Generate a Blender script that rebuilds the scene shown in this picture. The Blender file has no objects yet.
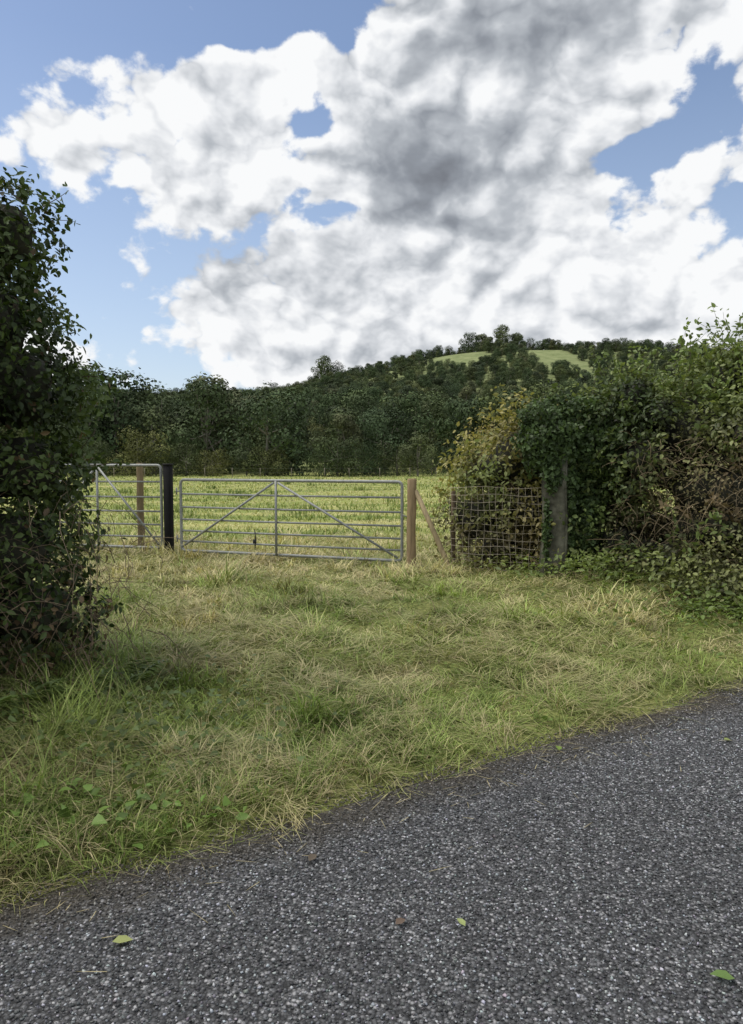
import bpy, math, random
import numpy as np
from mathutils import Vector
rng=np.random.default_rng(7)
random.seed(5)
scene=bpy.context.scene
scene.view_settings.view_transform='Standard'
scene.view_settings.look='None'
scene.view_settings.exposure=0
SUN_AZ=math.radians(-82)   # from +Y towards +X
SUN_EL=math.radians(60)

# ------------------------------------------------------------ noise helpers
RT=rng.random((256,256))
def vn(x,y,s,o=0):
    X=np.asarray(x,float)/s+o*17.3; Y=np.asarray(y,float)/s+o*9.1
    xi=np.floor(X).astype(int); yi=np.floor(Y).astype(int)
    fx=X-xi; fy=Y-yi; fx=fx*fx*(3-2*fx); fy=fy*fy*(3-2*fy)
    a=RT[xi&255,yi&255]; b=RT[(xi+1)&255,yi&255]; c=RT[xi&255,(yi+1)&255]; d=RT[(xi+1)&255,(yi+1)&255]
    return ((a*(1-fx)+b*fx)*(1-fy)+(c*(1-fx)+d*fx)*fy)*2-1
def fbm(x,y,s,o=0,k=4):
    r=0;a=1;t=0
    for i in range(k):
        r=r+a*vn(x,y,s/2**i,o+i); t+=a; a*=.5
    return r/t
def sm(a,b,x):
    t=np.clip((np.asarray(x,float)-a)/(b-a),0,1); return t*t*(3-2*t)
ND=(-0.551,0.835); TD=(0.835,0.551)
def height(x,y):
    x=np.asarray(x,float); y=np.asarray(y,float)
    n=ND[0]*x+ND[1]*y
    z=-0.03+sm(2.70,3.05,n)*0.065+sm(2.9,5.6,n)*0.145
    z=z+sm(-1.5,-3.2,n)*0.25
    v=sm(2.9,3.6,n)
    z=z+v*(0.035*fbm(x,y,1.1,1)+0.022*vn(x,y,.38,4)+.01*vn(x,y,.17,9))
    z=z+.22*np.exp(-((x-4.3)/1.6)**2-((y-8.3)/1.1)**2)
    z=z+.10*np.exp(-((x+2.6)/.9)**2-((y-4.7)/.7)**2)
    z=z+sm(12,22,y)*.07*fbm(x,y,9,2)
    H=27+4*sm(-170,-80,x)+20*sm(-70,55,x)-14*sm(170,420,x)
    p=np.clip((y-74)/(335-74),0,None)
    prof=np.where(p<.9,p**1.45,.9**1.45+.12*np.tanh((p-.9)*1.6/.12))
    prof=prof*(1-sm(380,900,y)*.5)
    z=z+sm(70,95,y)*H*prof*(1+.10*fbm(x,y,90,3))
    return z

# ------------------------------------------------------------ mesh helpers
def mesh_obj(name,V,T,C=None,mat=None,parent=None,smooth=False,mi=None):
    V=np.asarray(V,np.float32); T=np.asarray(T,np.int32)
    k=T.shape[1]
    me=bpy.data.meshes.new(name)
    me.vertices.add(len(V)); me.vertices.foreach_set('co',V.ravel())
    me.loops.add(T.size); me.loops.foreach_set('vertex_index',T.ravel())
    me.polygons.add(len(T))
    me.polygons.foreach_set('loop_start',np.arange(len(T),dtype=np.int32)*k)
    me.polygons.foreach_set('loop_total',np.full(len(T),k,np.int32))
    if smooth: me.polygons.foreach_set('use_smooth',np.ones(len(T),bool))
    if C is not None:
        C=np.asarray(C,np.float32)
        at=me.color_attributes.new('Col','FLOAT_COLOR','POINT')
        at.data.foreach_set('color',np.hstack([C,np.ones((len(C),1),np.float32)]).ravel())
    if mat is not None:
        for m in (mat if isinstance(mat,list) else [mat]): me.materials.append(m)
    if mi is not None: me.polygons.foreach_set('material_index',np.asarray(mi,np.int32))
    me.update(calc_edges=True); me.validate()
    ob=bpy.data.objects.new(name,me)
    if parent!='NOLINK':
        scene.collection.objects.link(ob)
        if parent is not None: ob.parent=parent
    return ob
def empty(name):
    e=bpy.data.objects.new(name,None); scene.collection.objects.link(e); e.empty_display_size=.2; return e
class Geo:
    def __init__(s): s.V=[];s.T=[];s.C=[];s.n=0
    def add(s,V,T,C):
        V=np.asarray(V,float);C=np.asarray(C,float)
        if C.ndim==1: C=np.tile(C,(len(V),1))
        s.V.append(V);s.T.append(np.asarray(T)+s.n);s.C.append(C);s.n+=len(V)
    def obj(s,name,mat,parent=None,smooth=False):
        return mesh_obj(name,np.vstack(s.V),np.vstack(s.T),np.vstack(s.C),mat,parent,smooth)
def norm(a): return a/np.maximum(np.linalg.norm(a,axis=-1,keepdims=True),1e-9)

LEAF=np.array([[0,0,0],[.32,.27,.07],[.68,.22,.05],[1,0,-.1],[.68,-.22,.05],[.32,-.27,.07]])
LT=np.array([[0,2,1],[0,3,2],[0,4,3],[0,5,4]])
IVY=np.array([[0,0,0],[.1,.42,.05],[.5,.3,.06],[1,0,-.1],[.5,-.3,.06],[.1,-.42,.05]])
def leaves(g,P,N,size,C,shape=LEAF,tang=None,aspect=1.0):
    M=len(P)
    N=norm(N)
    r=rng.normal(size=(M,3)) if tang is None else tang
    A=norm(r-N*(r*N).sum(1,keepdims=True)); B=np.cross(N,A)
    size=np.broadcast_to(size,(M,))[:,None,None]
    S=shape[None]
    V=P[:,None,:]+size*(A[:,None,:]*S[...,0:1]+B[:,None,:]*S[...,1:2]*aspect+N[:,None,:]*S[...,2:3])
    T=(LT[None]+np.arange(M)[:,None,None]*6).reshape(-1,3)
    g.add(V.reshape(-1,3),T,np.repeat(C,6,axis=0))
BT=np.array([[0,1,3],[0,3,2],[2,3,5],[2,5,4],[4,5,6]])
def blades(g,P,phi,L,a0,kap,w,C,tipC=None):
    M=len(P)
    dx=np.cos(phi);dy=np.sin(phi)
    side=np.stack([-dy,dx,np.zeros(M)],1)
    p=P.copy(); rows=[]
    ws=[w,w*.85,w*.55]
    a=a0
    for i in range(4):
        if i<3:
            rows.append(p-side*ws[i][:,None]*.5); rows.append(p+side*ws[i][:,None]*.5)
        else: rows.append(p)
        st=(L/3)[:,None]*np.stack([dx*np.sin(a),dy*np.sin(a),np.cos(a)],1)
        p=p+st; a=np.minimum(a+kap,2.1)
    V=np.stack(rows,1).reshape(-1,3)
    T=(BT[None]+np.arange(M)[:,None,None]*7).reshape(-1,3)
    CC=np.repeat(C[:,None,:],7,1)*np.array([.6,.6,.9,.9,1,1,1.1])[None,:,None]
    g.add(V,T,CC.reshape(-1,3))
def tube(g,pts,rad,col,sides=8,cap=True):
    pts=np.asarray(pts,float); n=len(pts)
    rad=np.broadcast_to(rad,(n,))
    tg=np.gradient(pts,axis=0); tg=norm(tg)
    u=np.cross(tg[0],[0,0,1.]); 
    if np.linalg.norm(u)<.1: u=np.array([1.,0,0])
    V=[]
    for i in range(n):
        u=u-tg[i]*np.dot(u,tg[i]); u=u/np.linalg.norm(u); v=np.cross(tg[i],u)
        a=np.arange(sides)/sides*2*math.pi+math.pi/sides
        V.append(pts[i]+rad[i]*(np.cos(a)[:,None]*u+np.sin(a)[:,None]*v))
    V=np.vstack(V);T=[]
    for i in range(n-1):
        for j in range(sides):
            a=i*sides+j;b=i*sides+(j+1)%sides;c=a+sides;d=b+sides
            T+= [[a,c,b],[b,c,d]]
    if cap:
        V=np.vstack([V,pts[0],pts[-1]]);k=n*sides
        for j in range(sides):
            T.append([k,j,(j+1)%sides]);T.append([k+1,(n-1)*sides+(j+1)%sides,(n-1)*sides+j])
    g.add(V,np.array(T),np.array(col,float))
def box(g,c,sx,sy,sz,rot,col,bev=.006):
    V=[]
    lv=[(0,bev),(bev,0),(sz-bev,0),(sz,bev)]
    for z,i in lv:
        hx=sx/2-i;hy=sy/2-i;b=bev
        V+= [(-hx+b,-hy,z),(hx-b,-hy,z),(hx,-hy+b,z),(hx,hy-b,z),(hx-b,hy,z),(-hx+b,hy,z),(-hx,hy-b,z),(-hx,-hy+b,z)]
    V=np.array(V,float);cr,sr=math.cos(rot),math.sin(rot)
    V=np.stack([V[:,0]*cr-V[:,1]*sr,V[:,0]*sr+V[:,1]*cr,V[:,2]],1)+np.array(c)
    T=[]
    for l in range(3):
        for j in range(8):
            a=l*8+j;b2=l*8+(j+1)%8
            T+=[[a,b2,a+8],[b2,b2+8,a+8]]
    for j in range(1,7):
        T.append([0,j+1,j]);T.append([24,24+j,24+j+1])
    g.add(V,np.array(T),np.array(col,float))

# ------------------------------------------------------------ materials
def newmat(name):
    m=bpy.data.materials.new(name);m.use_nodes=True
    nt=m.node_tree
    b=nt.nodes['Principled BSDF'];return m,nt,b,nt.nodes['Material Output']
def noise(nt,vec,scale,detail=4,rough=.55,dist=0):
    n=nt.nodes.new('ShaderNodeTexNoise');n.inputs['Scale'].default_value=scale;n.inputs['Detail'].default_value=detail
    n.inputs['Roughness'].default_value=rough;n.inputs['Distortion'].default_value=dist
    if vec is not None: nt.links.new(vec,n.inputs['Vector'])
    return n
def ramp(nt,fac,stops):
    r=nt.nodes.new('ShaderNodeValToRGB');e=r.color_ramp.elements
    while len(e)<len(stops): e.new(.5)
    for i,(p,c) in enumerate(stops):
        e[i].position=p;e[i].color=(*c,1) if len(c)==3 else c
    nt.links.new(fac,r.inputs['Fac']);return r
def mixc(nt,fac,a,b,mode='MIX'):
    m=nt.nodes.new('ShaderNodeMix');m.data_type='RGBA';m.blend_type=mode
    for s,v in ((m.inputs[0],fac),(m.inputs[6],a),(m.inputs[7],b)):
        if isinstance(v,(int,float)): s.default_value=v
        elif isinstance(v,tuple): s.default_value=(*v,1)
        else: nt.links.new(v,s)
    return m.outputs[2]
def math_(nt,op,a,b=None,c=None,clamp=False):
    m=nt.nodes.new('ShaderNodeMath');m.operation=op;m.use_clamp=clamp
    for i,v in enumerate((a,b,c)):
        if v is None: continue
        if isinstance(v,(int,float)): m.inputs[i].default_value=v
        else: nt.links.new(v,m.inputs[i])
    return m.outputs[0]
def foliage_mat(name,trans=.35,rough=.55,spec=.3,rand=False,boost=(1.3,1.35,.7)):
    m,nt,b,out=newmat(name)
    at=nt.nodes.new('ShaderNodeAttribute');at.attribute_name='Col'
    col=at.outputs['Color']
    if rand:
        oi=nt.nodes.new('ShaderNodeObjectInfo')
        r=ramp(nt,oi.outputs['Random'],[(0,(.5,.56,.5)),(.3,(.85,.92,.8)),(.55,(1.25,1.14,.85)),(.8,(.75,.87,.78)),(1,(1.55,1.45,1.2))])
        col=mixc(nt,1.0,col,r.outputs[0],'MULTIPLY')
    nt.links.new(col,b.inputs['Base Color'])
    b.inputs['Roughness'].default_value=rough
    b.inputs['Specular IOR Level'].default_value=spec
    if trans>0:
        tr=nt.nodes.new('ShaderNodeBsdfTranslucent')
        nt.links.new(mixc(nt,1.0,col,boost,'MULTIPLY'),tr.inputs['Color'])
        ms=nt.nodes.new('ShaderNodeMixShader');ms.inputs[0].default_value=trans
        nt.links.new(b.outputs[0],ms.inputs[1]);nt.links.new(tr.outputs[0],ms.inputs[2])
        nt.links.new(ms.outputs[0],out.inputs[0])
    return m
M_leaf=foliage_mat('hedge_leaf',.25,.48,.3)
M_grass=foliage_mat('grass_blade',.15,.6,.2)
M_tree=foliage_mat('tree_foliage',0,.75,.15,rand=True)
def attr_mat(name,rough,metal=0,nscale=40,namp=.35,bump=.3,stretch=(1,1,1),spec=.4):
    m,nt,b,out=newmat(name)
    at=nt.nodes.new('ShaderNodeAttribute');at.attribute_name='Col'
    tc=nt.nodes.new('ShaderNodeTexCoord');mp=nt.nodes.new('ShaderNodeMapping');mp.inputs['Scale'].default_value=stretch
    nt.links.new(tc.outputs['Object'],mp.inputs[0])
    n=noise(nt,mp.outputs[0],nscale,4,.65)
    r=ramp(nt,n.outputs['Fac'],[(.25,(1-namp,)*3),(.75,(1+namp,)*3)])
    nt.links.new(mixc(nt,1.0,at.outputs['Color'],r.outputs[0],'MULTIPLY'),b.inputs['Base Color'])
    b.inputs['Roughness'].default_value=rough;b.inputs['Metallic'].default_value=metal;b.inputs['Specular IOR Level'].default_value=spec
    bp=nt.nodes.new('ShaderNodeBump');bp.inputs['Strength'].default_value=bump;bp.inputs['Distance'].default_value=.01
    nt.links.new(n.outputs['Fac'],bp.inputs['Height']);nt.links.new(bp.outputs[0],b.inputs['Normal'])
    return m
M_bark=attr_mat('bark',.85)
M_wood=attr_mat('weathered_timber',.85,0,30,.35,.4,(1,1,.12),.15)
M_stone=attr_mat('lichened_stone',.95,0,9,.6,.9,(1,1,1),.1)
M_galv=attr_mat('galvanised_steel',.55,.3,25,.3,.05)
m,nt,b,out=newmat('stone_chipping')
at=nt.nodes.new('ShaderNodeAttribute');at.attribute_name='Col';nt.links.new(at.outputs['Color'],b.inputs['Base Color']);b.inputs['Roughness'].default_value=.7
M_chip=m
M_wire=attr_mat('rusty_wire',.6,.2,20,.3,.05)

# ground material
m,nt,b,out=newmat('ground_grass_and_soil')
geo=nt.nodes.new('ShaderNodeNewGeometry');sep=nt.nodes.new('ShaderNodeSeparateXYZ');nt.links.new(geo.outputs['Position'],sep.inputs[0])
pos=geo.outputs['Position']
n2=noise(nt,pos,35,3,.7);n3=noise(nt,pos,.25,4,.6)
verge=ramp(nt,n2.outputs['Fac'],[(.3,(.07,.075,.026)),(.5,(.16,.18,.055)),(.7,(.31,.30,.11))])
mpf=nt.nodes.new('ShaderNodeMapping');mpf.inputs['Scale'].default_value=(.12,.8,1);mpf.inputs['Rotation'].default_value=(0,0,.12);nt.links.new(pos,mpf.inputs[0])
nf=noise(nt,mpf.outputs[0],1.0,6,.62,.4)
field=ramp(nt,nf.outputs['Fac'],[(.32,(.13,.19,.045)),(.48,(.27,.31,.09)),(.6,(.42,.41,.16)),(.72,(.52,.48,.23))])
far=ramp(nt,n3.outputs['Fac'],[(.35,(.16,.195,.08)),(.65,(.25,.28,.13))])
f1=math_(nt,'MULTIPLY_ADD',sep.outputs[1],.25,-2.6,True)
f2=math_(nt,'MULTIPLY_ADD',sep.outputs[1],.04,-3.0,True)
c=mixc(nt,f1,verge.outputs[0],field.outputs[0]);c=mixc(nt,f2,c,far.outputs[0])
nt.links.new(c,b.inputs['Base Color']);b.inputs['Roughness'].default_value=.95;b.inputs['Specular IOR Level'].default_value=.1
bp=nt.nodes.new('ShaderNodeBump');bp.inputs['Strength'].default_value=.8;bp.inputs['Distance'].default_value=.03
nt.links.new(n2.outputs['Fac'],bp.inputs['Height']);nt.links.new(bp.outputs[0],b.inputs['Normal'])
M_ground=m
# road material
m,nt,b,out=newmat('chipped_asphalt')
geo=nt.nodes.new('ShaderNodeNewGeometry');pos=geo.outputs['Position']
vo=nt.nodes.new('ShaderNodeTexVoronoi');vo.inputs['Scale'].default_value=85;nt.links.new(pos,vo.inputs['Vector'])
sv=nt.nodes.new('ShaderNodeSeparateColor');nt.links.new(vo.outputs['Color'],sv.inputs[0])
cell=ramp(nt,sv.outputs[0],[(0,(.035,.036,.039)),(.6,(.09,.092,.097)),(.85,(.18,.182,.19)),(1,(.38,.38,.39))])
gap=ramp(nt,vo.outputs['Distance'],[(.35,(1,1,1)),(.7,(.25,.25,.25))])
c=mixc(nt,1.0,cell.outputs[0],gap.outputs[0],'MULTIPLY')
dt=nt.nodes.new('ShaderNodeVectorMath');dt.operation='DOT_PRODUCT';dt.inputs[1].default_value=(ND[0],ND[1],0);nt.links.new(pos,dt.inputs[0])
en=noise(nt,pos,5,5,.7)
e=math_(nt,'MULTIPLY_ADD',en.outputs['Fac'],.55,dt.outputs['Value'])
mud=ramp(nt,math_(nt,'MULTIPLY_ADD',e,2.2,-6.05,True),[(0,(0,0,0)),(1,(1,1,1))])
soil=ramp(nt,noise(nt,pos,60,3,.7).outputs['Fac'],[(.3,(.03,.025,.017)),(.7,(.13,.11,.075))])
c=mixc(nt,mud.outputs[0],c,soil.outputs[0])
nt.links.new(c,b.inputs['Base Color']);b.inputs['Roughness'].default_value=.8
bp=nt.nodes.new('ShaderNodeBump');bp.inputs['Strength'].default_value=.9;bp.inputs['Distance'].default_value=.008;bp.invert=True
nt.links.new(vo.outputs['Distance'],bp.inputs['Height']);nt.links.new(bp.outputs[0],b.inputs['Normal'])
M_road=m

# ------------------------------------------------------------ ground + road
s=np.linspace(-1,1,320);a=8
gx=1600*np.sinh(a*s)/math.sinh(a)+.5; gy=1600*np.sinh(a*s)/math.sinh(a)+6
gy=np.sort(np.concatenate([gy,np.linspace(60,420,60)]))
X,Y=np.meshgrid(gx,gy,indexing='ij');Z=height(X,Y)
V=np.stack([X,Y,Z],-1).reshape(-1,3);nx,ny=X.shape
i=np.arange(nx-1)[:,None]*ny+np.arange(ny-1)[None];i=i.ravel()
mesh_obj('ground',V,np.stack([i,i+ny,i+ny+1,i+1],1),None,M_ground,smooth=True)
def tn(t,n): return (TD[0]*t+ND[0]*n, TD[1]*t+ND[1]*n)
ts=np.linspace(-80,90,341);ns=np.array([-1.45,-.7,0,.7,1.4,2.1,2.55,2.84])
V=[];
for t in ts:
    for k,n in enumerate(ns):
        nn=n+(.05*float(vn(t,0,.5,7)) if k==7 else 0)
        x,y=tn(t,nn);V.append((x,y,.004-(.02 if k==7 else 0)))
k=len(ns);i=(np.arange(len(ts)-1)[:,None]*k+np.arange(k-1)[None]).ravel()
mesh_obj('road',V,np.stack([i,i+k,i+k+1,i+1],1),None,M_road)
# chippings
pitch=.0125
tt=np.arange(-1.4,7.2,pitch);nn=np.arange(.6,2.95,pitch)
Tg,Ng=np.meshgrid(tt,nn,indexing='ij');Tg=Tg.ravel()+rng.uniform(-.95,.95,Tg.size)*pitch;Ng=Ng.ravel()+rng.uniform(-.95,.95,Ng.size)*pitch
keep=(rng.random(Tg.size)<np.clip((2.98-Ng+.12*vn(Tg,Ng,.3,3))/.22,0.05,1)*.9)
Tg=Tg[keep];Ng=Ng[keep];px_,py_=tn(Tg,Ng);Mn=len(px_)
OCT=np.array([[1,0,0],[.2,1,0],[-1,.1,0],[-.1,-1,0],[.1,.1,1],[0,0,-1]],float)
OT=np.array([[0,1,4],[1,2,4],[2,3,4],[3,0,4],[1,0,5],[2,1,5],[3,2,5],[0,3,5]])
r=rng.uniform(.0034,.0078,Mn)
sc=np.stack([r*rng.uniform(.8,1.25,Mn),r*rng.uniform(.7,1.1,Mn),r*rng.uniform(.4,.9,Mn)],1)
VV=OCT[None]*sc[:,None,:]*rng.uniform(.65,1.25,(Mn,6,1))
VV[:,4,:2]+=rng.uniform(-.5,.5,(Mn,2))*r[:,None]
an=rng.uniform(0,6.28,Mn);ca,sa=np.cos(an)[:,None],np.sin(an)[:,None]
tl=rng.uniform(-.5,.5,Mn);ct,st=np.cos(tl)[:,None],np.sin(tl)[:,None]
x0,y0,z0=VV[...,0],VV[...,1],VV[...,2]
x1=x0*ct-z0*st;z1=x0*st+z0*ct
VV=np.stack([x1*ca-y0*sa+px_[:,None],x1*sa+y0*ca+py_[:,None],z1+rng.uniform(.002,.008,(Mn,1))],-1)
g_=rng.random(Mn);lum=np.where(g_<.54,rng.uniform(.03,.09,Mn),np.where(g_<.86,rng.uniform(.10,.22,Mn),rng.uniform(.26,.52,Mn)))
lum*=1+.35*fbm(px_,py_,.8,5)
col=lum[:,None]*np.array([.96,1.0,1.05])*(1+rng.normal(0,.04,(Mn,3)))
edge=np.clip((Ng-2.45+.3*fbm(px_,py_,.35,6))/.35,0,1)[:,None]*.75
col=col*(1-edge)+np.array([.11,.09,.06])*edge*(.5+lum[:,None]*3)
mesh_obj('road_chippings',VV.reshape(-1,3),(OT[None]+np.arange(Mn)[:,None,None]*6).reshape(-1,3),np.repeat(np.clip(col,0.01,.8),6,axis=0),M_chip)

# ------------------------------------------------------------ grass
GREEN=np.array([.16,.235,.05]);LIME=np.array([.34,.43,.115]);STRAW=np.array([.74,.64,.36]);DARK=np.array([.09,.125,.04]);BROWN=np.array([.28,.215,.13])
def gcol(x,y,M):
    f=fbm(x,y,1.0,11)*1.2+rng.normal(0,.3,M)
    dry=sm(-.05,.75,fbm(x,y,.55,12)*1.5+np.clip((y-7.0)*.27,-.35,.6)+rng.normal(0,.25,M))*.85
    c=GREEN+(LIME-GREEN)*sm(-.55,.5,f)[:,None]
    c=c*(1-dry[:,None])+STRAW*dry[:,None]
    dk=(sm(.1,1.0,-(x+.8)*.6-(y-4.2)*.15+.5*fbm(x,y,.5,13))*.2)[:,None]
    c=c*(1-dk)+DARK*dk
    brn=(sm(.15,.7,fbm(x,y,.4,15)+.25*sm(-.2,-1.2,x)+rng.normal(0,.12,M))*.6)[:,None]
    c=c*(1-brn)+BROWN*brn
    br=(rng.random(M)<.05)[:,None]
    c=np.where(br,BROWN,c)
    return c*rng.uniform(.78,1.2,(M,1))
def logpolar(M,r0,r1,a0,a1):
    th=np.radians(rng.uniform(a0,a1,M));r=r0*np.exp(rng.random(M)*math.log(r1/r0))
    return r*np.sin(th),r*np.cos(th),r
g=Geo()
K=8000;tx,ty,tr=logpolar(K,2.4,13.5,-44,46)
n=ND[0]*tx+ND[1]*ty;ok=n>2.86+.1*fbm(tx,ty,.4,20);tx,ty,tr=tx[ok],ty[ok],tr[ok];K=len(tx)
B=24;bx=np.repeat(tx,B);by=np.repeat(ty,B);br=np.repeat(tr,B);M=K*B
lean=np.repeat(fbm(tx,ty,.8,21)*10+rng.normal(0,.8,K),B)
rad=np.abs(rng.normal(0,.045,M))*(br/5+.4);th=rng.uniform(0,6.28,M)
x=bx+rad*np.cos(th);y=by+rad*np.sin(th)
phi=np.where(rng.random(M)<.65,lean+rng.normal(0,.6,M),th)
n=ND[0]*x+ND[1]*y
tall=.5+1.7*sm(.0,.5,fbm(tx,ty,.6,22))+.5*sm(.2,1.2,-(tx+.4))
hh=np.repeat(rng.uniform(.03,.095,K)*tall,B)*rng.uniform(.6,1.5,M)
hh*=np.clip(.45+(n-2.8)*1.2,.45,1.15)
cc=gcol(bx,by,M)*np.repeat(rng.uniform(.55,1.35,(K,1)),B,axis=0)
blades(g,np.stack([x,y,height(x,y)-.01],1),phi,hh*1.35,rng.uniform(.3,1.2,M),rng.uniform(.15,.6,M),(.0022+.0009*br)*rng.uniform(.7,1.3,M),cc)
K=1700;tx=rng.uniform(-3.2,2.6,K);nn_=2.9+np.abs(rng.normal(0,.65,K));ty=(nn_-ND[0]*tx)/ND[1]
ok=rng.random(K)<(.25+.75*sm(.8,-.4,tx));tx,ty=tx[ok],ty[ok];K=len(tx);B=14;M=K*B
x=np.repeat(tx,B)+rng.normal(0,.025,M);y=np.repeat(ty,B)+rng.normal(0,.025,M)
phi=np.repeat(rng.uniform(0,6.28,K),B)+rng.normal(0,1.0,M)
c_=np.repeat(np.where(rng.random((K,1))<.36,STRAW*.75,np.where(rng.random((K,1))<.5,GREEN,LIME*.9)),B,axis=0)*rng.uniform(.6,1.2,(M,1))
blades(g,np.stack([x,y,height(x,y)-.01],1),phi,rng.uniform(.09,.26,M),rng.uniform(.3,1.1,M),rng.uniform(.25,.65,M),rng.uniform(.0026,.005,M),c_)
# lying cut grass
M=115000;x,y,r=logpolar(M,2.5,13.5,-44,46)
n=ND[0]*x+ND[1]*y;cl=fbm(x,y,.5,30)
ok=(n>2.78+.12*fbm(x,y,.3,31))&(cl+rng.normal(0,.2,M)>-.12);x,y,r,cl=x[ok],y[ok],r[ok],cl[ok];M=len(x)
phi=fbm(x,y,.45,33)*10+rng.normal(0,.6,M)
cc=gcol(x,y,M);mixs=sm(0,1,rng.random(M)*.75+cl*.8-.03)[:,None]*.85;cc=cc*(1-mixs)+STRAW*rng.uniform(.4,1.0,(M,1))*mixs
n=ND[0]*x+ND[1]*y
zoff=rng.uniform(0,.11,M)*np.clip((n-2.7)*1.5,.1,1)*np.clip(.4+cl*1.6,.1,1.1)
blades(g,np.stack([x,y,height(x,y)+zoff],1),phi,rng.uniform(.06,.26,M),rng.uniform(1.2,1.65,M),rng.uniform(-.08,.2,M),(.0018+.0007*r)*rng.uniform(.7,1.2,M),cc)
M=22000;x=rng.uniform(-14,18,M);y=rng.uniform(-6,14,M);n=ND[0]*x+ND[1]*y
ok=((n>2.9)|(n<-1.55));x,y=x[ok],y[ok];M=len(x)
blades(g,np.stack([x,y,height(x,y)-.01],1),rng.uniform(0,6.28,M),rng.uniform(.05,.12,M),rng.uniform(.1,.9,M),rng.uniform(.1,.5,M),rng.uniform(.005,.012,M),gcol(x,y,M))
g.obj('verge_grass',M_grass)
# field grass
g=Geo()
M=90000;x,y,r=logpolar(M,11,74,-34,40);ok=y>10.9;x,y,r=x[ok],y[ok],r[ok];M=len(x)
f=fbm(x*.22,y*1.5,2.4,40)+.35*fbm(x,y,1.2,41)+rng.normal(0,.16,M)
cc=np.array([.20,.27,.07])+(np.array([.62,.58,.29])-np.array([.20,.27,.07]))*sm(-.4,.4,f)[:,None]
cc=cc*rng.uniform(.75,1.2,(M,1))
blades(g,np.stack([x,y,height(x,y)-.01],1),rng.uniform(0,6.28,M),rng.uniform(.06,.2,M)*(1-.45*sm(-.2,.5,f)),rng.uniform(.1,1.1,M),rng.uniform(.1,.5,M),.0016*r*rng.uniform(.6,1.2,M),cc)
K=80;tx,ty,tr=logpolar(K,16,60,-30,34);B=26
bx=np.repeat(tx,B);by=np.repeat(ty,B);M=K*B
x=bx+rng.normal(0,.14,M);y=by+rng.normal(0,.14,M)
blades(g,np.stack([x,y,height(x,y)],1),rng.uniform(0,6.28,M),rng.uniform(.15,.32,M),rng.uniform(.05,.5,M),rng.uniform(.05,.3,M),.0012*np.repeat(tr,B),np.array([.14,.19,.05])*rng.uniform(.7,1.5,(M,1)))
g.obj('field_grass',M_grass)

# ------------------------------------------------------------ lumpy crowns
def crown_points(cen,rad,M,inner=.35,lump=.16,cull=.72,scal=0):
    cen=np.array(cen);rad=np.array(rad)
    w=(rad[:,0]*rad[:,1]+rad[:,1]*rad[:,2]+rad[:,0]*rad[:,2]);idx=rng.choice(len(cen),M,p=w/w.sum())
    d=norm(rng.normal(size=(M,3)))
    depth=1-np.abs(rng.normal(0,inner,M))*.5+rng.normal(0,lump*.4,M)
    lm=1+lump*(np.sin(d[:,0]*5+idx)*np.sin(d[:,1]*6+idx*2.1)+np.sin(d[:,2]*7+idx*.7)*.6)
    P=cen[idx]+d*rad[idx]*(depth*lm)[:,None]
    ins=np.full(M,9.)
    for k in range(len(cen)):
        q=np.sqrt((((P-cen[k])/rad[k])**2).sum(1));q[idx==k]=9
        ins=np.minimum(ins,q)
    ok=ins>cull
    return P[ok],norm(d/rad[idx])[ok],(depth*lm)[ok]
import bmesh
def ico_core(g,cen,rad,scale,col):
    bm=bmesh.new();bmesh.ops.create_icosphere(bm,subdivisions=2,radius=1)
    v=np.array([q.co[:] for q in bm.verts]);t=np.array([[q.index for q in f.verts] for f in bm.faces]);bm.free()
    for c_,r_ in zip(cen,rad):
        k=rng.uniform(.8,1.1,(len(v),1))
        g.add(np.array(c_)+v*np.array(r_)*scale*k,t,np.array(col)*rng.uniform(.5,1.6,(len(v),1)))
def stems(g,bases,dirs,L,r0,col,droop=.5,wob=.12,n=6):
    out=[]
    for b0,d0,l0 in zip(bases,dirs,L):
        d=np.array(d0,float);d/=np.linalg.norm(d);p=np.array(b0,float);pts=[p.copy()]
        for k in range(n-1):
            p=p+d*l0/(n-1);pts.append(p.copy())
            d=d+rng.normal(0,wob,3);d[2]-=droop/(n-1);d/=np.linalg.norm(d)
        pts=np.array(pts);out.append(pts)
        tube(g,pts,np.linspace(r0,r0*.35,n)*rng.uniform(.7,1.3),np.array(col)*rng.uniform(.6,1.4),sides=3,cap=False)
    return out

# ---------- left hedge
hedge=empty('hedge')
cen=[];rad=[]
for i in range(9):
    s_=i*.42
    for lat in (-.38,.05,.45):
        for z in (.5,1.0,1.5,2.0,2.5,2.92):
            bx=-2.42-.835*s_-.551*lat+rng.normal(0,.06);by=5.02-.551*s_+.835*lat+rng.normal(0,.06)
            rr=rng.uniform(.42,.58)
            if z>2.6:
                rr=rng.uniform(.32,.4);bx-=.06
            if i==0:
                bx-=.08*(z>1.9)+.06*(z>2.3); rr*=.95
            cen.append((bx,by,z+.06*rng.normal()));rad.append((rr,rr,rr*rng.uniform(.85,1.1)))
cen=np.array(cen);rad=np.array(rad)
g=Geo();P,N,dp=crown_points(cen,rad,520000,.38,.17,.84)
ok=(P[:,2]>height(P[:,0],P[:,1])+.02)&(P[:,0]>-4.6)&((N[:,1]<.45)|(rng.random(len(P))<.35));P,N,dp=P[ok],N[ok],dp[ok]
low=sm(1.05,.2,P[:,2])
ok=rng.random(len(P))>low*.3;P,N,dp,low=P[ok],N[ok],dp[ok],low[ok];M=len(P);print('L',M)
Nj=norm(N*.7+rng.normal(0,.6,(M,3))+np.array([0,0,.45]))
f=fbm(P[:,0]*1.3+P[:,1],P[:,2],.5,50)
c0=np.array([.033,.055,.016]);c1=np.array([.095,.135,.04])
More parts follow.
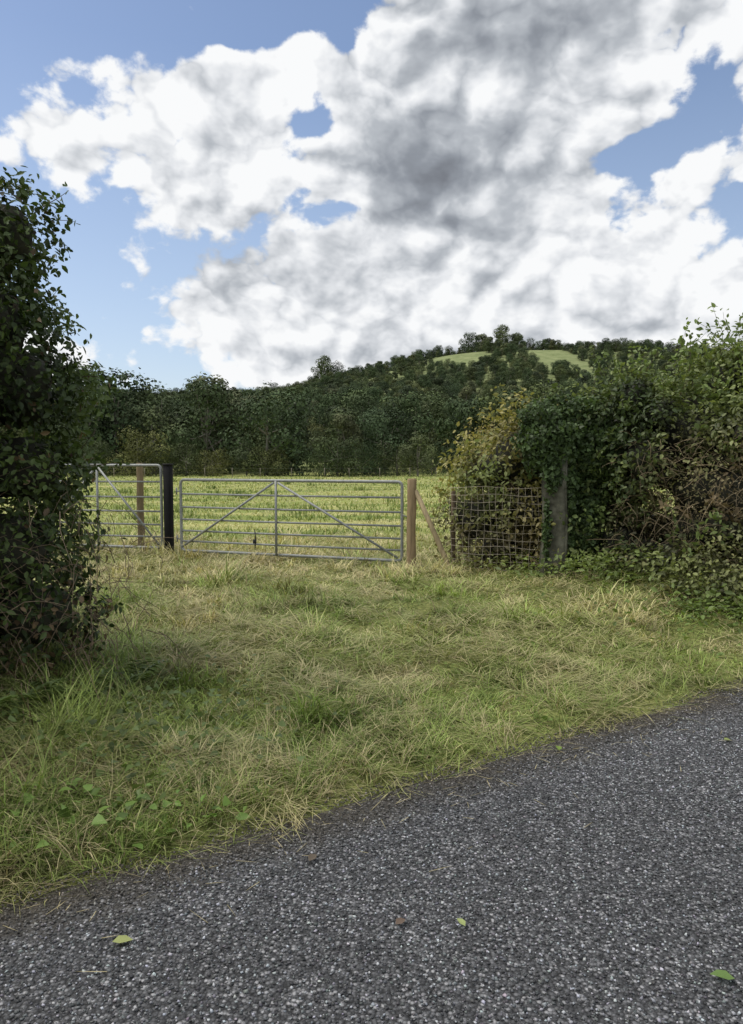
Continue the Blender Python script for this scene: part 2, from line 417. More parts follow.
c=c0+(c1-c0)*sm(-.5,.6,f+rng.normal(0,.25,M))[:,None]
dead=(rng.random(M)<low*.45+.02)[:,None];c=np.where(dead,np.array([.15,.105,.06])*rng.uniform(.5,1.4,(M,1)),c)
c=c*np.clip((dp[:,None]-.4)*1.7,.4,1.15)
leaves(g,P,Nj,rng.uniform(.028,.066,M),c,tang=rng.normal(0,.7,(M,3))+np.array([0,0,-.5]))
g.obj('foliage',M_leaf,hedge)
g=Geo();ico_core(g,cen,rad,.5,(.03,.03,.018));g.obj('dark_blocking_core',M_bark,hedge)  # dark blobs added inside the hedge to block light and see-through, not twigs
g=Geo();gl=Geo()
K=420;idx=rng.integers(0,75,K);d=norm(rng.normal(size=(K,3)));d[:,2]=np.abs(d[:,2])*.6
pb=cen[idx]+d*rad[idx]*.8
st=stems(g,pb,d+np.array([0,0,.25])*rng.random((K,1)),rng.uniform(.15,.30,K),.004,(.08,.055,.035),.4)
for i,pts in enumerate(st):
    if pts[0][2]<1.0 : continue
    q=pts[1:];q=np.repeat(q,3,0)+rng.normal(0,.015,(len(q)*3,3))
    leaves(gl,q,norm(rng.normal(0,.6,(len(q),3))+[0,0,.7]),rng.uniform(.03,.06,len(q)),np.tile(np.array([.07,.11,.027])*rng.uniform(.6,1.5),(len(q),1)))
K=40;i0=rng.integers(0,6,K)
pb=np.stack([-2.5-.35*rng.random(K)*i0,4.95-.2*rng.random(K)*i0+rng.normal(0,.3,K),rng.uniform(2.95,3.1,K)],1)
st=stems(g,pb,np.stack([rng.normal(-.05,.35,K),rng.normal(0,.3,K),np.ones(K)],1),rng.uniform(.1,.3,K),.0035,(.07,.05,.03),.2)
for pts in st:
    q=np.repeat(pts[1:],4,0)+rng.normal(0,.02,((len(pts)-1)*4,3))
    leaves(gl,q,norm(rng.normal(0,.6,(len(q),3))+[0,0,.6]),rng.uniform(.03,.06,len(q)),np.tile(np.array([.07,.11,.028])*rng.uniform(.6,1.4),(len(q),1)))
K=800;s_=rng.uniform(-.3,3.0,K)
pb=np.stack([-2.0-.835*s_+.4*rng.random(K),4.45-.551*s_+rng.uniform(-.15,.5,K),rng.uniform(.1,1.3,K)],1)
pb[:,2]+=height(pb[:,0],pb[:,1])*.5
dd=np.stack([rng.normal(.3,.5,K),rng.normal(-.4,.4,K),rng.normal(0,.6,K)],1)
stems(g,pb,dd,rng.uniform(.15,.5,K),.003,(.2,.15,.10),.9,.2)
g.obj('twigs',M_bark,hedge);gl.obj('shoots',M_leaf,hedge)

# ---------- right hedge
hedge2=empty('hedge')
path=[(1.66,10.15,1.7),(2.15,9.95,2.1),(2.75,9.6,2.4),(3.4,9.1,2.75),(4.1,8.6,2.85),(4.8,8.7,2.9),(5.6,9.2,3.0),(6.6,9.9,3.0),(7.6,10.5,3.0),(8.8,11.3,3.0)]
cen=[];rad=[]
for k in range(len(path)-1):
    for f in (0,.5):
        x_=path[k][0]*(1-f)+path[k+1][0]*f;y_=path[k][1]*(1-f)+path[k+1][1]*f;h_=path[k][2]*(1-f)+path[k+1][2]*f
        dx,dy=path[k+1][0]-path[k][0],path[k+1][1]-path[k][1];l=math.hypot(dx,dy);nx_,ny_=-dy/l,dx/l
        z=.45
        while z<h_-.3:
            for lat in (-.4,.4):
                rr=rng.uniform(.28,.6)
                zz=min(z+rng.normal(0,.14),h_-rr*.8)
                w_=1-.35*(z/h_)
                cen.append((x_+nx_*lat*w_+rng.normal(0,.15),y_+ny_*lat*w_+rng.normal(0,.15),zz));rad.append((rr,rr,rr*rng.uniform(.8,1.05)))
            z+=.42
nmain=len(cen)
for (a_,b_,z_,r_) in [(2.75,8.4,.3,.26),(2.9,8.25,.38,.3),(3.25,7.85,.42,.35),(3.6,7.55,.46,.38),(4.0,7.35,.5,.42),(4.5,7.5,.6,.5),(5.1,7.8,.6,.5),(5.7,8.2,.6,.5),(3.5,7.15,.3,.27),(4.1,6.95,.3,.28),(4.7,7.1,.32,.33),(3.2,7.4,.26,.22),(3.75,6.8,.24,.2)]:
    cen.append((a_,b_,z_));rad.append((r_*1.2,r_,r_*.8))
cen=np.array(cen);rad=np.array(rad)
g=Geo();P,N,dp=crown_points(cen,rad,440000,.45,.34,.86)
ok=(P[:,2]>height(P[:,0],P[:,1])+.02)&((N[:,1]<.45)|(P[:,2]>2.2)|(rng.random(len(P))<.3));P,N,dp=P[ok],N[ok],dp[ok]
spill=(P[:,1]<8.1)&(P[:,2]<.95)&(P[:,0]<5)
br=np.clip(sm(2.8,3.5,P[:,0])*sm(2.2,1.2,P[:,2]+.5*fbm(P[:,0],P[:,1]+P[:,2],.6,61)),0,1)*np.where(spill,.35,1)
patch=sm(.2,.6,fbm(P[:,0]*1.1,P[:,2]*1.3,.5,66))*.6
br=np.maximum(br,patch*(P[:,2]<2.5))
ok=rng.random(len(P))>br*.2;P,N,dp,br=P[ok],N[ok],dp[ok],br[ok];M=len(P)
f=fbm(P[:,0]*1.2,P[:,2]+P[:,1]*.5,.6,60)*1.5+rng.normal(0,.22,M)
c0=np.array([.05,.075,.026]);c1=np.array([.22,.26,.09])
c=c0+(c1-c0)*sm(-.5,.6,f)[:,None]
gold=(sm(2.6,1.8,P[:,0])*sm(.4,-.5,f-.2))[:,None]
c=c*(1-gold)+np.array([.34,.30,.11])*gold
lowd=(sm(1.3,.5,P[:,2])*sm(2.4,1.9,P[:,0]))[:,None]*.7
c=c*(1-lowd)+np.array([.17,.125,.075])*lowd
c=c*(1-br[:,None]*.75)+np.array([.26,.20,.12])*br[:,None]*.75*rng.uniform(.4,1.4,(M,1))
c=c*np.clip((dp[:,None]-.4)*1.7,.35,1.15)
Nj=norm(N*.6+rng.normal(0,.6,(M,3))+np.array([0,0,.5]))
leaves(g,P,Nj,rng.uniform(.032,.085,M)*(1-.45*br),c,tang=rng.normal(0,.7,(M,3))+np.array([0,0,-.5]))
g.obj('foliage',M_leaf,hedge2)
g=Geo();ico_core(g,cen[:nmain],rad[:nmain],.55,(.03,.03,.02));g.obj('dark_blocking_core',M_bark,hedge2)  # added opaque dark core, stops light and view passing through the leaves
g=Geo();gl=Geo()
K=850;idx=rng.integers(0,len(cen),K);d=norm(rng.normal(size=(K,3)));d[:,2]=np.abs(d[:,2]);d[:,1]-=.2
pb=cen[idx]+norm(d)*rad[idx]*.85;ok=pb[:,2]>.5;pb,d=pb[ok],d[ok];K=len(pb)
st=stems(g,pb,d+np.array([0,0,.5]),rng.uniform(.2,.6,K),.004,(.10,.075,.045),.5)
K2=80;px_=rng.uniform(2.7,8,K2);py_=np.interp(px_,[p[0] for p in path],[p[1] for p in path])+rng.normal(0,.3,K2)
pb=np.stack([px_,py_,np.interp(px_,[p[0] for p in path],[p[2] for p in path])-.2],1)
st+=stems(g,pb,np.stack([rng.normal(0,.35,K2),rng.normal(0,.3,K2),np.ones(K2)],1),rng.uniform(.3,.8,K2),.005,(.08,.06,.03),.35)
for pts in st:
    c0=np.array([.15,.20,.065])*rng.uniform(.6,1.5)
    if pts[0][0]<2.4: c0=np.array([.28,.27,.09])*rng.uniform(.6,1.3)
    if pts[0][0]>3.2 and .8<pts[0][2]<1.4: c0=np.array([.22,.165,.09])
    q=np.repeat(pts[1:],4,0)+rng.normal(0,.03,((len(pts)-1)*4,3))
    leaves(gl,q,norm(rng.normal(0,.6,(len(q),3))+[0,0,.6]),rng.uniform(.045,.09,len(q)),np.tile(c0,(len(q),1)))
K=900;px_=rng.uniform(2.8,6.5,K);py_=np.interp(px_,[3,3.65,4.3,6.5],[8.5,8.0,7.85,9.1])+rng.normal(0,.2,K)
pb=np.stack([px_,py_,rng.uniform(.4,1.8,K)],1)
dd=np.stack([rng.normal(-.1,.6,K),rng.normal(-.5,.4,K),rng.normal(.1,.6,K)],1)
stems(g,pb,dd,rng.uniform(.15,.5,K),.003,(.32,.25,.15),1.1,.18)
K=200;px_=rng.uniform(1.3,2.2,K);pb=np.stack([px_,9.75-.3*(px_-1.3)+rng.normal(0,.08,K),rng.uniform(.2,1.3,K)],1)
stems(g,pb,np.stack([rng.normal(0,.5,K),rng.normal(-.2,.2,K),rng.normal(.3,.6,K)],1),rng.uniform(.2,.5,K),.004,(.28,.22,.13),.6,.2)
g.obj('twigs',M_bark,hedge2);gl.obj('shoots',M_leaf,hedge2)

# ---------- low plants
def fern(g,base,K=7,L=.45,c=(.09,.13,.03)):
    for k in range(K):
        ph=rng.uniform(0,6.28);a=rng.uniform(.5,.9);p=np.array(base,float);l=L*rng.uniform(.7,1.1);n=12;pts=[]
        for j in range(n):
            pts.append(p.copy());p=p+l/n*np.array([math.cos(ph)*math.sin(a),math.sin(ph)*math.sin(a),math.cos(a)]);a+=.09
        pts=np.array(pts);sd=np.array([-math.sin(ph),math.cos(ph),0]);up=np.array([0,0,1.])
        sz=.28*l*np.sin(np.linspace(.5,3.0,n))
        for sg in (-1,1):
            fw=np.array([math.cos(ph)*.35,math.sin(ph)*.35,-.1])
            leaves(g,pts,np.tile(up,(n,1))+rng.normal(0,.1,(n,3)),sz,np.tile(np.array(c)*rng.uniform(.7,1.3),(n,1)),tang=np.tile(sd*sg+fw,(n,1)),aspect=.45)
g=Geo()
for (x_,y_,L_) in [(-1.75,4.25,.4),(-2.0,4.05,.45),(-1.5,4.5,.35),(-2.2,3.75,.45),(3.1,6.9,.38),(3.5,6.75,.42),(3.9,6.7,.4),(2.7,7.9,.3)]:
    fern(g,(x_,y_,float(height(x_,y_))),8,L_,(.12,.17,.05))
g.obj('fern_patch',M_leaf)
g=Geo()
def weeds(x0,y0,sx,sy,K,c,smin,smax,hmax=.12):
    x=x0+rng.normal(0,sx,K);y=y0+rng.normal(0,sy,K);n=ND[0]*x+ND[1]*y;ok=n>2.85;x,y=x[ok],y[ok];K=len(x)
    P=np.stack([x,y,height(x,y)+rng.uniform(.01,hmax,K)],1)
    leaves(g,P,norm(rng.normal(0,.45,(K,3))+[0,0,1]),rng.uniform(smin,smax,K),np.array(c)*rng.uniform(.6,1.4,(K,1)),shape=IVY if smax<.07 else LEAF)
weeds(-1.1,2.98,.25,.12,80,(.14,.22,.05),.03,.065,.14)
weeds(-.8,3.0,.14,.09,40,(.16,.26,.06),.03,.07,.12)
weeds(-1.5,3.6,.5,.3,420,(.10,.14,.045),.02,.06,.18)
weeds(-1.2,4.2,.5,.3,260,(.10,.14,.045),.02,.05,.16)
weeds(3.2,6.6,.5,.35,500,(.14,.20,.05),.03,.07,.2)
weeds(2.6,8.2,.5,.25,900,(.15,.20,.055),.03,.08,.3)
weeds(2.2,8.62,.25,.06,200,(.15,.19,.055),.03,.06,.14)
weeds(1.6,9.2,.4,.2,500,(.19,.21,.075),.03,.07,.25)
weeds(3.9,6.8,.8,.35,900,(.14,.19,.055),.03,.08,.3)
weeds(.6,5.5,1.5,1.2,300,(.15,.23,.05),.02,.045,.05)
weeds(1.0,7.5,1.5,1.2,300,(.17,.23,.06),.02,.045,.05)
g.obj('broadleaf_weeds',M_leaf)

# ------------------------------------------------------------ gates and posts
GAL=(.27,.28,.27)
def rail_gate(name,p0,p1,zb,zt,diag=True,n=7,centre=.462):
    e=empty(name);p0=np.array(p0);p1=np.array(p1)
    def at(u,z): q=p0+(p1-p0)*u;return np.array([q[0],q[1],z])
    L=np.linalg.norm(p1-p0);g=Geo();R=.021
    c=.06/L;cz=.06
    fr=[at(c,zt),at(.5,zt),at(1-c,zt)]
    for k in range(1,6):
        a_=k/6*math.pi/2;fr.append(at(1-c+c*math.sin(a_),zt-cz+cz*math.cos(a_)))
    fr+=[at(1,zt-cz),at(1,zb+cz)]
    for k in range(1,6):
        a_=k/6*math.pi/2;fr.append(at(1-c+c*math.cos(a_),zb+cz-cz*math.sin(a_)))
    fr+=[at(1-c,zb),at(c,zb)]
    for k in range(1,6):
        a_=k/6*math.pi/2;fr.append(at(c-c*math.sin(a_),zb+cz-cz*math.cos(a_)))
    fr+=[at(0,zb+cz),at(0,zt-cz)]
    for k in range(1,6):
        a_=k/6*math.pi/2;fr.append(at(c-c*math.cos(a_),zt-cz+cz*math.sin(a_)))
    fr.append(at(c,zt))
    tube(g,fr,R,GAL,10);g.obj('outer_frame',M_galv,e,True)
    g=Geo()
    hs=np.cumsum(np.linspace(1.25,.85,n-1));hs=hs/hs[-1]
    for h in hs[:-1]:
        z=zt-(zt-zb)*h;tube(g,[at(.004,z),at(.5,z-.004),at(.996,z)],.0145,GAL,8)
    g.obj('rails',M_galv,e,True)
    g=Geo();dn=np.array([-(p1-p0)[1],(p1-p0)[0],0])/L*.026
    tube(g,[at(centre,zt)-dn,at(centre,(zt+zb)/2)-dn,at(centre,zb)-dn],.018,GAL,8)
    if diag:
        tube(g,[at(centre-.01,zt-.03)-dn,at(.01,zb+.06)-dn],.016,GAL,8)
        tube(g,[at(centre+.01,zt-.03)-dn,at(.985,zb+.04)-dn],.016,GAL,8)
    g.obj('stile_and_braces',M_galv,e,True)
    return e,at
BLK=(.012,.012,.013)
e,at=rail_gate('metal_field_gate',(-2.80,10.86),(.40,9.67),.25,1.29)
g=Geo()
q=at(.36,.42);tube(g,[q+[0,-.03,.18],q+[.01,-.035,.05],q+[0,-.03,-.1]],.008,(.03,.03,.03),6);box(g,q+np.array([0,-.035,-.02]),.05,.02,.06,0,(.03,.03,.03),.003)
for z in (.42,1.12):
    q=at(0,z);tube(g,[q,q+[-.07,.026,0]],.012,GAL,8);tube(g,[q+[-.07,.026,-.05],q+[-.07,.026,.05]],.011,GAL,8)
q=at(1,.86);tube(g,[q+[0,-.02,0],q+[.05,-.05,-.02],q+[.11,-.03,-.01]],.007,(.2,.2,.2),6)
g.obj('latch_and_hinges',M_galv,e,True)
z0=float(height(-2.95,10.92))
e=empty('black_gate_post');g=Geo();box(g,(-3.0,10.92,z0-.3),.11,.11,1.62,-.30,BLK,.01);g.obj('post',M_wood,e)
g=Geo();box(g,(-3.0,10.92,z0+1.32),.128,.128,.03,-.30,(.02,.02,.02),.008);g.obj('cap',M_wood,e)
e,at=rail_gate('metal_field_gate',(-5.2,11.55),(-3.12,10.98),.27,1.5,True,7,.5)
def timber_post(name,x,y,h,r,lean=(0,0),col=(.27,.19,.11)):
    e=empty(name);g=Geo();z0=float(height(x,y));n=9
    pts=[];rr=[]
    for k in range(n):
        f=k/(n-1);pts.append((x+lean[0]*f+.004*rng.normal(),y+lean[1]*f,z0-.3+(h+.3)*f));rr.append(r*(1+.03*rng.normal()))
    pts.append((pts[-1][0],pts[-1][1],pts[-1][2]+.012));rr.append(r*.86)
    tube(g,pts,rr,col,14);g.obj('post',M_wood,e,False);return e
timber_post('wooden_gate_post',.515,9.62,1.15,.062,(.01,0),(.30,.22,.13))
timber_post('wooden_fence_post',-3.52,11.25,1.33,.052,(0,0),(.22,.17,.10))
e=empty('timber_brace');g=Geo()
tube(g,[(.57,9.60,1.18),(.8,9.52,.66),(1.0,9.45,.20),(1.06,9.43,.08)],[.032,.034,.034,.034],(.38,.30,.18),8);g.obj('strut',M_wood,e)
e=empty('wooden_fence_post')
timber=Geo();box(timber,(1.06,9.56,float(height(1.06,9.52))-.2),.05,.05,1.2,.3,(.12,.09,.06),.006);timber.obj('post',M_wood,e)
e=empty('wire_mesh_fence');g=Geo();A=np.array([1.02,9.50]);Bq=np.array([2.12,9.02])
nv=14;nh=11
for k in range(nv+1):
    u=k/nv;q=A+(Bq-A)*u;w=lambda z:.02*math.sin(z*5+k*.8)
    tube(g,[(q[0]+w(z),q[1]+.01*math.sin(z*3+k),z) for z in np.linspace(.17,1.24,6)],.0036,(.48,.42,.33),4,False)
for k in range(nh+1):
    z=.2+1.03*k/nh
    pts=[(A[0]+(Bq[0]-A[0])*u,A[1]+(Bq[1]-A[1])*u-.004,z+.012*math.sin(u*9+k)) for u in np.linspace(0,1,9)]
    tube(g,pts,.0036,(.48,.42,.33),4,False)
g.obj('mesh',M_wire,e)
e=empty('stone_gate_pillar')
bm=bmesh.new();bmesh.ops.create_cube(bm,size=1);bmesh.ops.bevel(bm,geom=bm.edges[:],offset=.06,segments=2,affect='EDGES')
bmesh.ops.subdivide_edges(bm,edges=bm.edges[:],cuts=4,use_grid_fill=True)
v=np.array([q.co[:] for q in bm.verts]);bmesh.ops.triangulate(bm,faces=bm.faces[:]);t=np.array([[q.index for q in f.verts] for f in bm.faces]);bm.free()
v=v*np.array([.31,.27,1.75]);v[:,:2]*=(1-.10*(v[:,2:]+.87)/1.75)
v+=np.stack([.03*fbm(v[:,2]*2,v[:,0]*5,.4,70),.022*fbm(v[:,2]*2,v[:,1]*5+3,.4,71),0*v[:,0]],1)
th=-.5;v=np.stack([v[:,0]*math.cos(th)-v[:,1]*math.sin(th),v[:,0]*math.sin(th)+v[:,1]*math.cos(th),v[:,2]],1)+np.array([2.2,8.80,.80])
g=Geo();pc=np.array([.125,.122,.092])*(1+.9*fbm(v[:,2]*1.0,v[:,0]*2+v[:,1],.25,72))[:,None];g.add(v,t,pc);g.obj('pillar',M_stone,e)
g=Geo();cI=[(2.18,8.74,1.84),(2.03,8.78,1.68),(2.42,8.85,1.62),(2.0,8.95,1.8),(2.56,8.9,1.15),(2.56,8.9,.7),(2.35,9.0,2.05),(2.1,8.95,2.0),(2.75,8.95,1.7),(2.34,8.70,1.25),(2.36,8.72,.7),(2.12,8.66,1.42),(2.07,8.7,.75)];rI=[(.28,.2,.26),(.16,.12,.2),(.2,.2,.32),(.22,.22,.3),(.18,.2,.4),(.2,.2,.3),(.35,.3,.3),(.3,.3,.3),(.3,.3,.4),(.08,.07,.28),(.06,.06,.3),(.10,.05,.2),(.04,.05,.3)]
P,N,dp=crown_points(cI,rI,26000,.35,.28,.8);M=len(P)
leaves(g,P,norm(N*.7+rng.normal(0,.55,(M,3))+[0,0,.2]),rng.uniform(.03,.065,M),np.array([.06,.092,.034])*rng.uniform(.5,2.0,(M,1)),shape=IVY)
g.obj('ivy',M_leaf)
e=empty('field_boundary_fence');g=Geo()
xs=np.arange(-46,60,2.6)+rng.uniform(-.3,.3,41)
for x_ in xs:
    y_=66+.03*x_;z_=float(height(x_,y_));tube(g,[(x_,y_,z_-.1),(x_+.03*rng.normal(),y_,z_+.85)],.035,(.2,.18,.14),6)
for zz in (.45,.8):
    tube(g,[(x_,66+.03*x_,float(height(x_,66+.03*x_))+zz) for x_ in xs],.004,(.15,.15,.15),3,False)
g.obj('posts_and_wire',M_wood,e)

# ------------------------------------------------------------ fallen leaves on road
def fleaf(x,y,L,c,rot):
    g=Geo();leaves(g,np.array([[x,y,.018]]),np.array([[.12,-.1,1.]]),L,np.array([c]),tang=np.array([[math.cos(rot),math.sin(rot),0]]));g.obj('fallen_leaf',M_leaf)
fleaf(-.83,2.27,.065,(.38,.42,.16),.4);fleaf(.31,2.35,.045,(.36,.42,.16),2.1);fleaf(.08,2.36,.05,(.17,.12,.09),.8)
fleaf(1.95,4.0,.05,(.3,.36,.12),.3);fleaf(-.24,2.75,.06,(.14,.11,.08),1.2)
fleaf(1.0,3.85,.06,(.2,.3,.06),1.4);fleaf(1.08,2.1,.07,(.15,.24,.07),2.9)
g=Geo();M=520;t_=rng.uniform(-.5,8,M);n_=2.87-np.abs(rng.normal(0,.2,M));n_[:60]-=np.abs(rng.normal(0,.6,60));x,y=tn(t_,n_)
blades(g,np.stack([x,y,np.full(M,.014)],1),rng.uniform(0,6.28,M),rng.uniform(.03,.12,M),np.full(M,1.53),rng.uniform(-.02,.03,M),np.full(M,.003),STRAW*rng.uniform(.3,.9,(M,1)))
g.obj('loose_grass_clippings',M_grass)

# ------------------------------------------------------------ woodland
coll=bpy.data.collections.new('woodland_trees')
def tree_template(k,h,w,col,nl=6000):
    g=Geo();cen=[];rad=[]
    nb=int(rng.integers(16,26))
    for j in range(nb):
        z=h*rng.uniform(.14,.88);m_=w*.5*math.sqrt(max(.05,1-((z/h-.45)/.56)**2))
        a_=rng.uniform(0,6.28);q=m_*math.sqrt(rng.random())*.8
        rr=w*rng.uniform(.14,.25);cen.append((q*math.cos(a_),q*math.sin(a_),z));rad.append((rr,rr,rr*rng.uniform(.7,.95)))
    cen=np.array(cen);rad=np.array(rad)
    P,N,dp=crown_points(cen,rad,nl,.4,.18,.8);M=len(P)
    f=rng.uniform(.65,1.4,(nb,1))
    near=((P[:,None,:]-cen[None])**2).sum(2).argmin(1)
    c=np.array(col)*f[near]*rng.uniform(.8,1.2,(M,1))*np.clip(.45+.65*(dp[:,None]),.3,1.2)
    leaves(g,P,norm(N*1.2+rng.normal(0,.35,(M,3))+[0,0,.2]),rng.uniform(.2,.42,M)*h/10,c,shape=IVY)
    nl_=sum(len(t) for t in g.T)
    tube(g,[(0,0,-1),(.1,0,h*.2),(.05,.1,h*.45),(.15,.1,h*.75)],[h*.028,h*.022,h*.015,h*.004],(.16,.15,.12),7,False)
    for j in range(9):
        c_=cen[j];zb=h*rng.uniform(.15,.5);tube(g,[(.08,.05,zb),c_*.5+np.array([0,0,zb*.45]),c_],[h*.012,h*.008,h*.003],(.2,.185,.15),5,False)
    nt_=sum(len(t) for t in g.T)
    mi=np.zeros(nt_,int);mi[nl_:]=1
    ob=mesh_obj('broadleaf_tree_%02d'%k,np.vstack(g.V),np.vstack(g.T),np.vstack(g.C),[M_tree,M_bark],'NOLINK',mi=mi)
    coll.objects.link(ob)
specs=[(10,8.5,(.066,.092,.046)),(11,8,(.08,.108,.052)),(9,9,(.056,.078,.042)),(12,7,(.095,.115,.06)),(8,7,(.108,.128,.07)),(10,6,(.08,.094,.06)),(7,8,(.095,.11,.05)),(5,7.5,(.06,.082,.038))]
for k,(h,w,c_) in enumerate(specs): tree_template(k,h,w,c_)
pts=[];sc_=[];ids=[];rt=[]
def addt(x,y,s_,i_):
    pts.append((x,y,float(height(x,y))-.3));sc_.append(s_);ids.append(i_);rt.append(rng.uniform(0,6.28))
for x_ in np.arange(-70,75,1.9):
    addt(x_+rng.normal(0,.7),72+.03*x_+rng.normal(0,1.2),rng.uniform(.35,.75),int(rng.choice([6,7,7,4])))
for x_ in np.arange(-75,80,5.6):
    for y_ in (77,85,93):
        k=.92+.22*float(fbm(x_,y_,12,80))+.20*float(sm(-14,-26,x_))-.14*(x_>-10)
        addt(x_+rng.normal(0,1.7),y_+rng.normal(0,2),k*rng.uniform(.78,1.1),int(rng.integers(0,7)))
y_=99.
while y_<368:
    far_=float(sm(140,260,y_))
    st_=5.6-1.3*far_
    for x_ in np.arange(-.58*y_-10,.62*y_+10,st_):
        xx=x_+rng.normal(0,1.9);yy=y_+rng.normal(0,2.1)
        if ((xx-37)/11)**2+((yy-303)/26)**2<1: continue
        if ((xx-71)/10)**2+((yy-288)/40)**2<1: continue
        if ((xx+30)/8)**2+((yy-312)/14)**2<1: continue
        if yy>322 and fbm(xx,yy,30,81)<-.02: continue
        addt(xx,yy,rng.uniform(.55,1.1)*(1-.42*far_)*(.85+.3*float(fbm(xx,yy,25,82))),int(rng.integers(0,7)))
    y_+=st_*1.05
for x_,y_,s_ in [(-21,330,1.2),(-16,332,1.0),(-24,331,.9),(45,346,1.1),(52,345,1.2),(60,345,1.3),(67,345,1.2),(73,345,1.0),(30,345,.7),(20,345,.6),(12,345,.5),(82,345,.9)]: addt(x_,y_,s_,int(rng.integers(0,5)))
me=bpy.data.meshes.new('woodland');me.vertices.add(len(pts));me.vertices.foreach_set('co',np.array(pts,np.float32).ravel())
for nm,arr,ty_ in (('sc',sc_,'FLOAT'),('rt',rt,'FLOAT'),('id',ids,'INT')):
    a_=me.attributes.new(nm,ty_,'POINT');a_.data.foreach_set('value',np.array(arr,np.float32 if ty_=='FLOAT' else np.int32))
me.update();wo=bpy.data.objects.new('woodland',me);scene.collection.objects.link(wo)
ng=bpy.data.node_groups.new('scatter_trees','GeometryNodeTree')
ng.interface.new_socket('Geometry',in_out='INPUT',socket_type='NodeSocketGeometry');ng.interface.new_socket('Geometry',in_out='OUTPUT',socket_type='NodeSocketGeometry')
gi=ng.nodes.new('NodeGroupInput');go=ng.nodes.new('NodeGroupOutput');mp=ng.nodes.new('GeometryNodeMeshToPoints');ip=ng.nodes.new('GeometryNodeInstanceOnPoints')
ci=ng.nodes.new('GeometryNodeCollectionInfo');ci.inputs['Collection'].default_value=coll;ci.inputs['Separate Children'].default_value=True;ci.inputs['Reset Children'].default_value=True
def na(nm,dt_):
    n=ng.nodes.new('GeometryNodeInputNamedAttribute');n.data_type=dt_;n.inputs[0].default_value=nm;return n.outputs[0]
cx=ng.nodes.new('ShaderNodeCombineXYZ');ng.links.new(na('rt','FLOAT'),cx.inputs[2])
er=ng.nodes.new('FunctionNodeEulerToRotation');ng.links.new(cx.outputs[0],er.inputs[0])
ng.links.new(gi.outputs[0],mp.inputs[0]);ng.links.new(mp.outputs[0],ip.inputs['Points']);ng.links.new(ci.outputs[0],ip.inputs['Instance'])
ip.inputs['Pick Instance'].default_value=True;ng.links.new(na('id','INT'),ip.inputs['Instance Index'])
ng.links.new(er.outputs[0],ip.inputs['Rotation']);ng.links.new(na('sc','FLOAT'),ip.inputs['Scale']);ng.links.new(ip.outputs[0],go.inputs[0])
md=wo.modifiers.new('scatter','NODES');md.node_group=ng

# ------------------------------------------------------------ sky
w=bpy.data.worlds.new('World');scene.world=w;w.use_nodes=True;nt=w.node_tree
for n in list(nt.nodes): nt.nodes.remove(n)
out=nt.nodes.new('ShaderNodeOutputWorld');bg=nt.nodes.new('ShaderNodeBackground');nt.links.new(bg.outputs[0],out.inputs[0])
sky=nt.nodes.new('ShaderNodeTexSky');sky.sky_type='NISHITA';sky.sun_disc=False;sky.sun_elevation=SUN_EL;sky.sun_rotation=SUN_AZ
sky.air_density=1.0;sky.dust_density=.8
tc=nt.nodes.new('ShaderNodeTexCoord');gen=tc.outputs['Generated']
def vmath(op,a_,b_):
    m=nt.nodes.new('ShaderNodeVectorMath');m.operation=op
    for i,v in enumerate((a_,b_)):
        if isinstance(v,tuple): m.inputs[i].default_value=v
        elif v is not None: nt.links.new(v,m.inputs[i])
    return m.outputs[0]
mm=lambda op,a_,b_=None,c_=None,clamp=False: math_(nt,op,a_,b_,c_,clamp)
wn=noise(nt,gen,5,3,.6);wv=vmath('SUBTRACT',wn.outputs['Color'],(.5,.5,.5));ws_=nt.nodes.new('ShaderNodeSeparateXYZ');nt.links.new(wv,ws_.inputs[0])
sp=nt.nodes.new('ShaderNodeSeparateXYZ');nt.links.new(gen,sp.inputs[0])
az0=mm('MULTIPLY',mm('ARCTAN2',sp.outputs[0],sp.outputs[1]),57.296);el0=mm('MULTIPLY',mm('ARCSINE',sp.outputs[2]),57.296)
az=mm('MULTIPLY_ADD',ws_.outputs[0],14,az0);el=mm('MULTIPLY_ADD',ws_.outputs[1],10,el0)
def blobs(lst):
    tot=None
    for (a0,e0,ra,re,wt) in lst:
        da=mm('MULTIPLY_ADD',az,1/ra,-a0/ra);de=mm('MULTIPLY_ADD',el,1/re,-e0/re)
        q=mm('MULTIPLY_ADD',de,de,mm('MULTIPLY',da,da));ex=mm('EXPONENT',mm('MULTIPLY',q,-1.0))
        tot=mm('MULTIPLY',ex,wt) if tot is None else mm('MULTIPLY_ADD',ex,wt,tot)
    return tot
cov=blobs([(-26,26,7,6,-.45),(-9,29.3,10,2.4,-.55),(-23,15.0,6,3.6,-.55),(20,21.0,5,2.0,-.34),(-5,23.4,2.4,1.8,-.42),(-2,18,2.4,1.0,-.34),(-20,10,5,2,-.2),
 (-13,20,6,5,.28),(6,21,8,5,.28),(16,30,14,3.5,.42),(10,11,18,5,.26)])
dark=blobs([(4,20.0,6.5,2.8,.34),(-9,13.8,7,2.4,.36),(13,29,13,2.2,.38),(18,20.5,3.5,2.5,.26),(10,12.5,15,2.2,-.15)])
v0=vmath('MULTIPLY',gen,(1,1,1.35));v0=vmath('ADD',v0,vmath('MULTIPLY',wv,(.05,.05,.05)));v1=vmath('ADD',v0,(-.014,0,.022))
nA=noise(nt,v0,4.6,8,.57,.0)
def bill(v):
    n=noise(nt,v,11,4,.48,0);a_=mm('ABSOLUTE',mm('SUBTRACT',n.outputs['Fac'],.5));return mm('MINIMUM',mm('MULTIPLY',a_,4.5),1.0)
b0=bill(v0);b1=bill(v1)
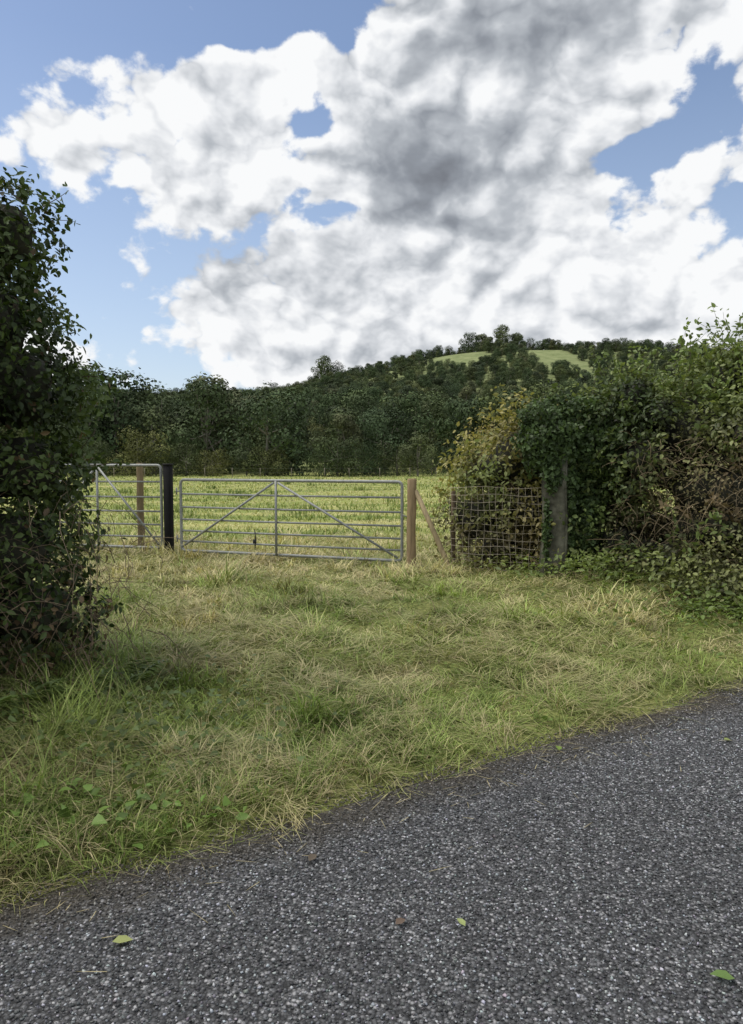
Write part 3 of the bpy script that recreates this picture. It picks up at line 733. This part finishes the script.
C=mm('ADD',mm('MULTIPLY_ADD',nA.outputs['Fac'],2.0,-.70),mm('MULTIPLY_ADD',b0,.20,cov))
mr=nt.nodes.new('ShaderNodeMapRange');mr.interpolation_type='SMOOTHSTEP';nt.links.new(C,mr.inputs[0]);mr.inputs[1].default_value=.17;mr.inputs[2].default_value=.28
cover=mr.outputs[0]
thick=mm('MULTIPLY_ADD',C,1.15,-.34,True)
rel=mm('SUBTRACT',b0,b1)
Bv=mm('MULTIPLY_ADD',rel,.42,mm('MULTIPLY_ADD',b0,.20,.97))
Bv=mm('MULTIPLY_ADD',thick,-.62,Bv);Bv=mm('SUBTRACT',Bv,dark,None,True)
cc=ramp(nt,Bv,[(0,(.19,.205,.235)),(.3,(.28,.305,.345)),(.6,(.47,.50,.54)),(.85,(.77,.79,.82)),(1,(.93,.94,.95))])
mul=nt.nodes.new('ShaderNodeVectorMath');mul.operation='SCALE';mul.inputs['Scale'].default_value=8.2;nt.links.new(cc.outputs[0],mul.inputs[0])
skb=mixc(nt,1.0,sky.outputs[0],(1.2,1.15,1.15),'MULTIPLY')
skyc=mixc(nt,mm('MULTIPLY_ADD',el0,-.018,.50,True),skb,(4.9,5.8,7.2))
fin=mixc(nt,cover,skyc,mul.outputs[0])
nt.links.new(fin,bg.inputs['Color']);bg.inputs['Strength'].default_value=.125

sd=bpy.data.lights.new('sun','SUN');sd.energy=2.5;sd.angle=math.radians(40);sd.color=(1,.95,.86)
so=bpy.data.objects.new('sun',sd);scene.collection.objects.link(so)
dv=Vector((math.sin(SUN_AZ)*math.cos(SUN_EL),math.cos(SUN_AZ)*math.cos(SUN_EL),math.sin(SUN_EL)))
so.rotation_euler=dv.to_track_quat('Z','Y').to_euler();so.location=(-10,10,20)

cam=bpy.data.cameras.new('camera');co=bpy.data.objects.new('camera',cam);scene.collection.objects.link(co);scene.camera=co
cam.sensor_fit='VERTICAL';cam.sensor_height=24;cam.lens=24*740/1024;cam.clip_start=.05;cam.clip_end=6000
co.location=(0,0,1.55);co.rotation_euler=(math.radians(90-3.87),0,0)
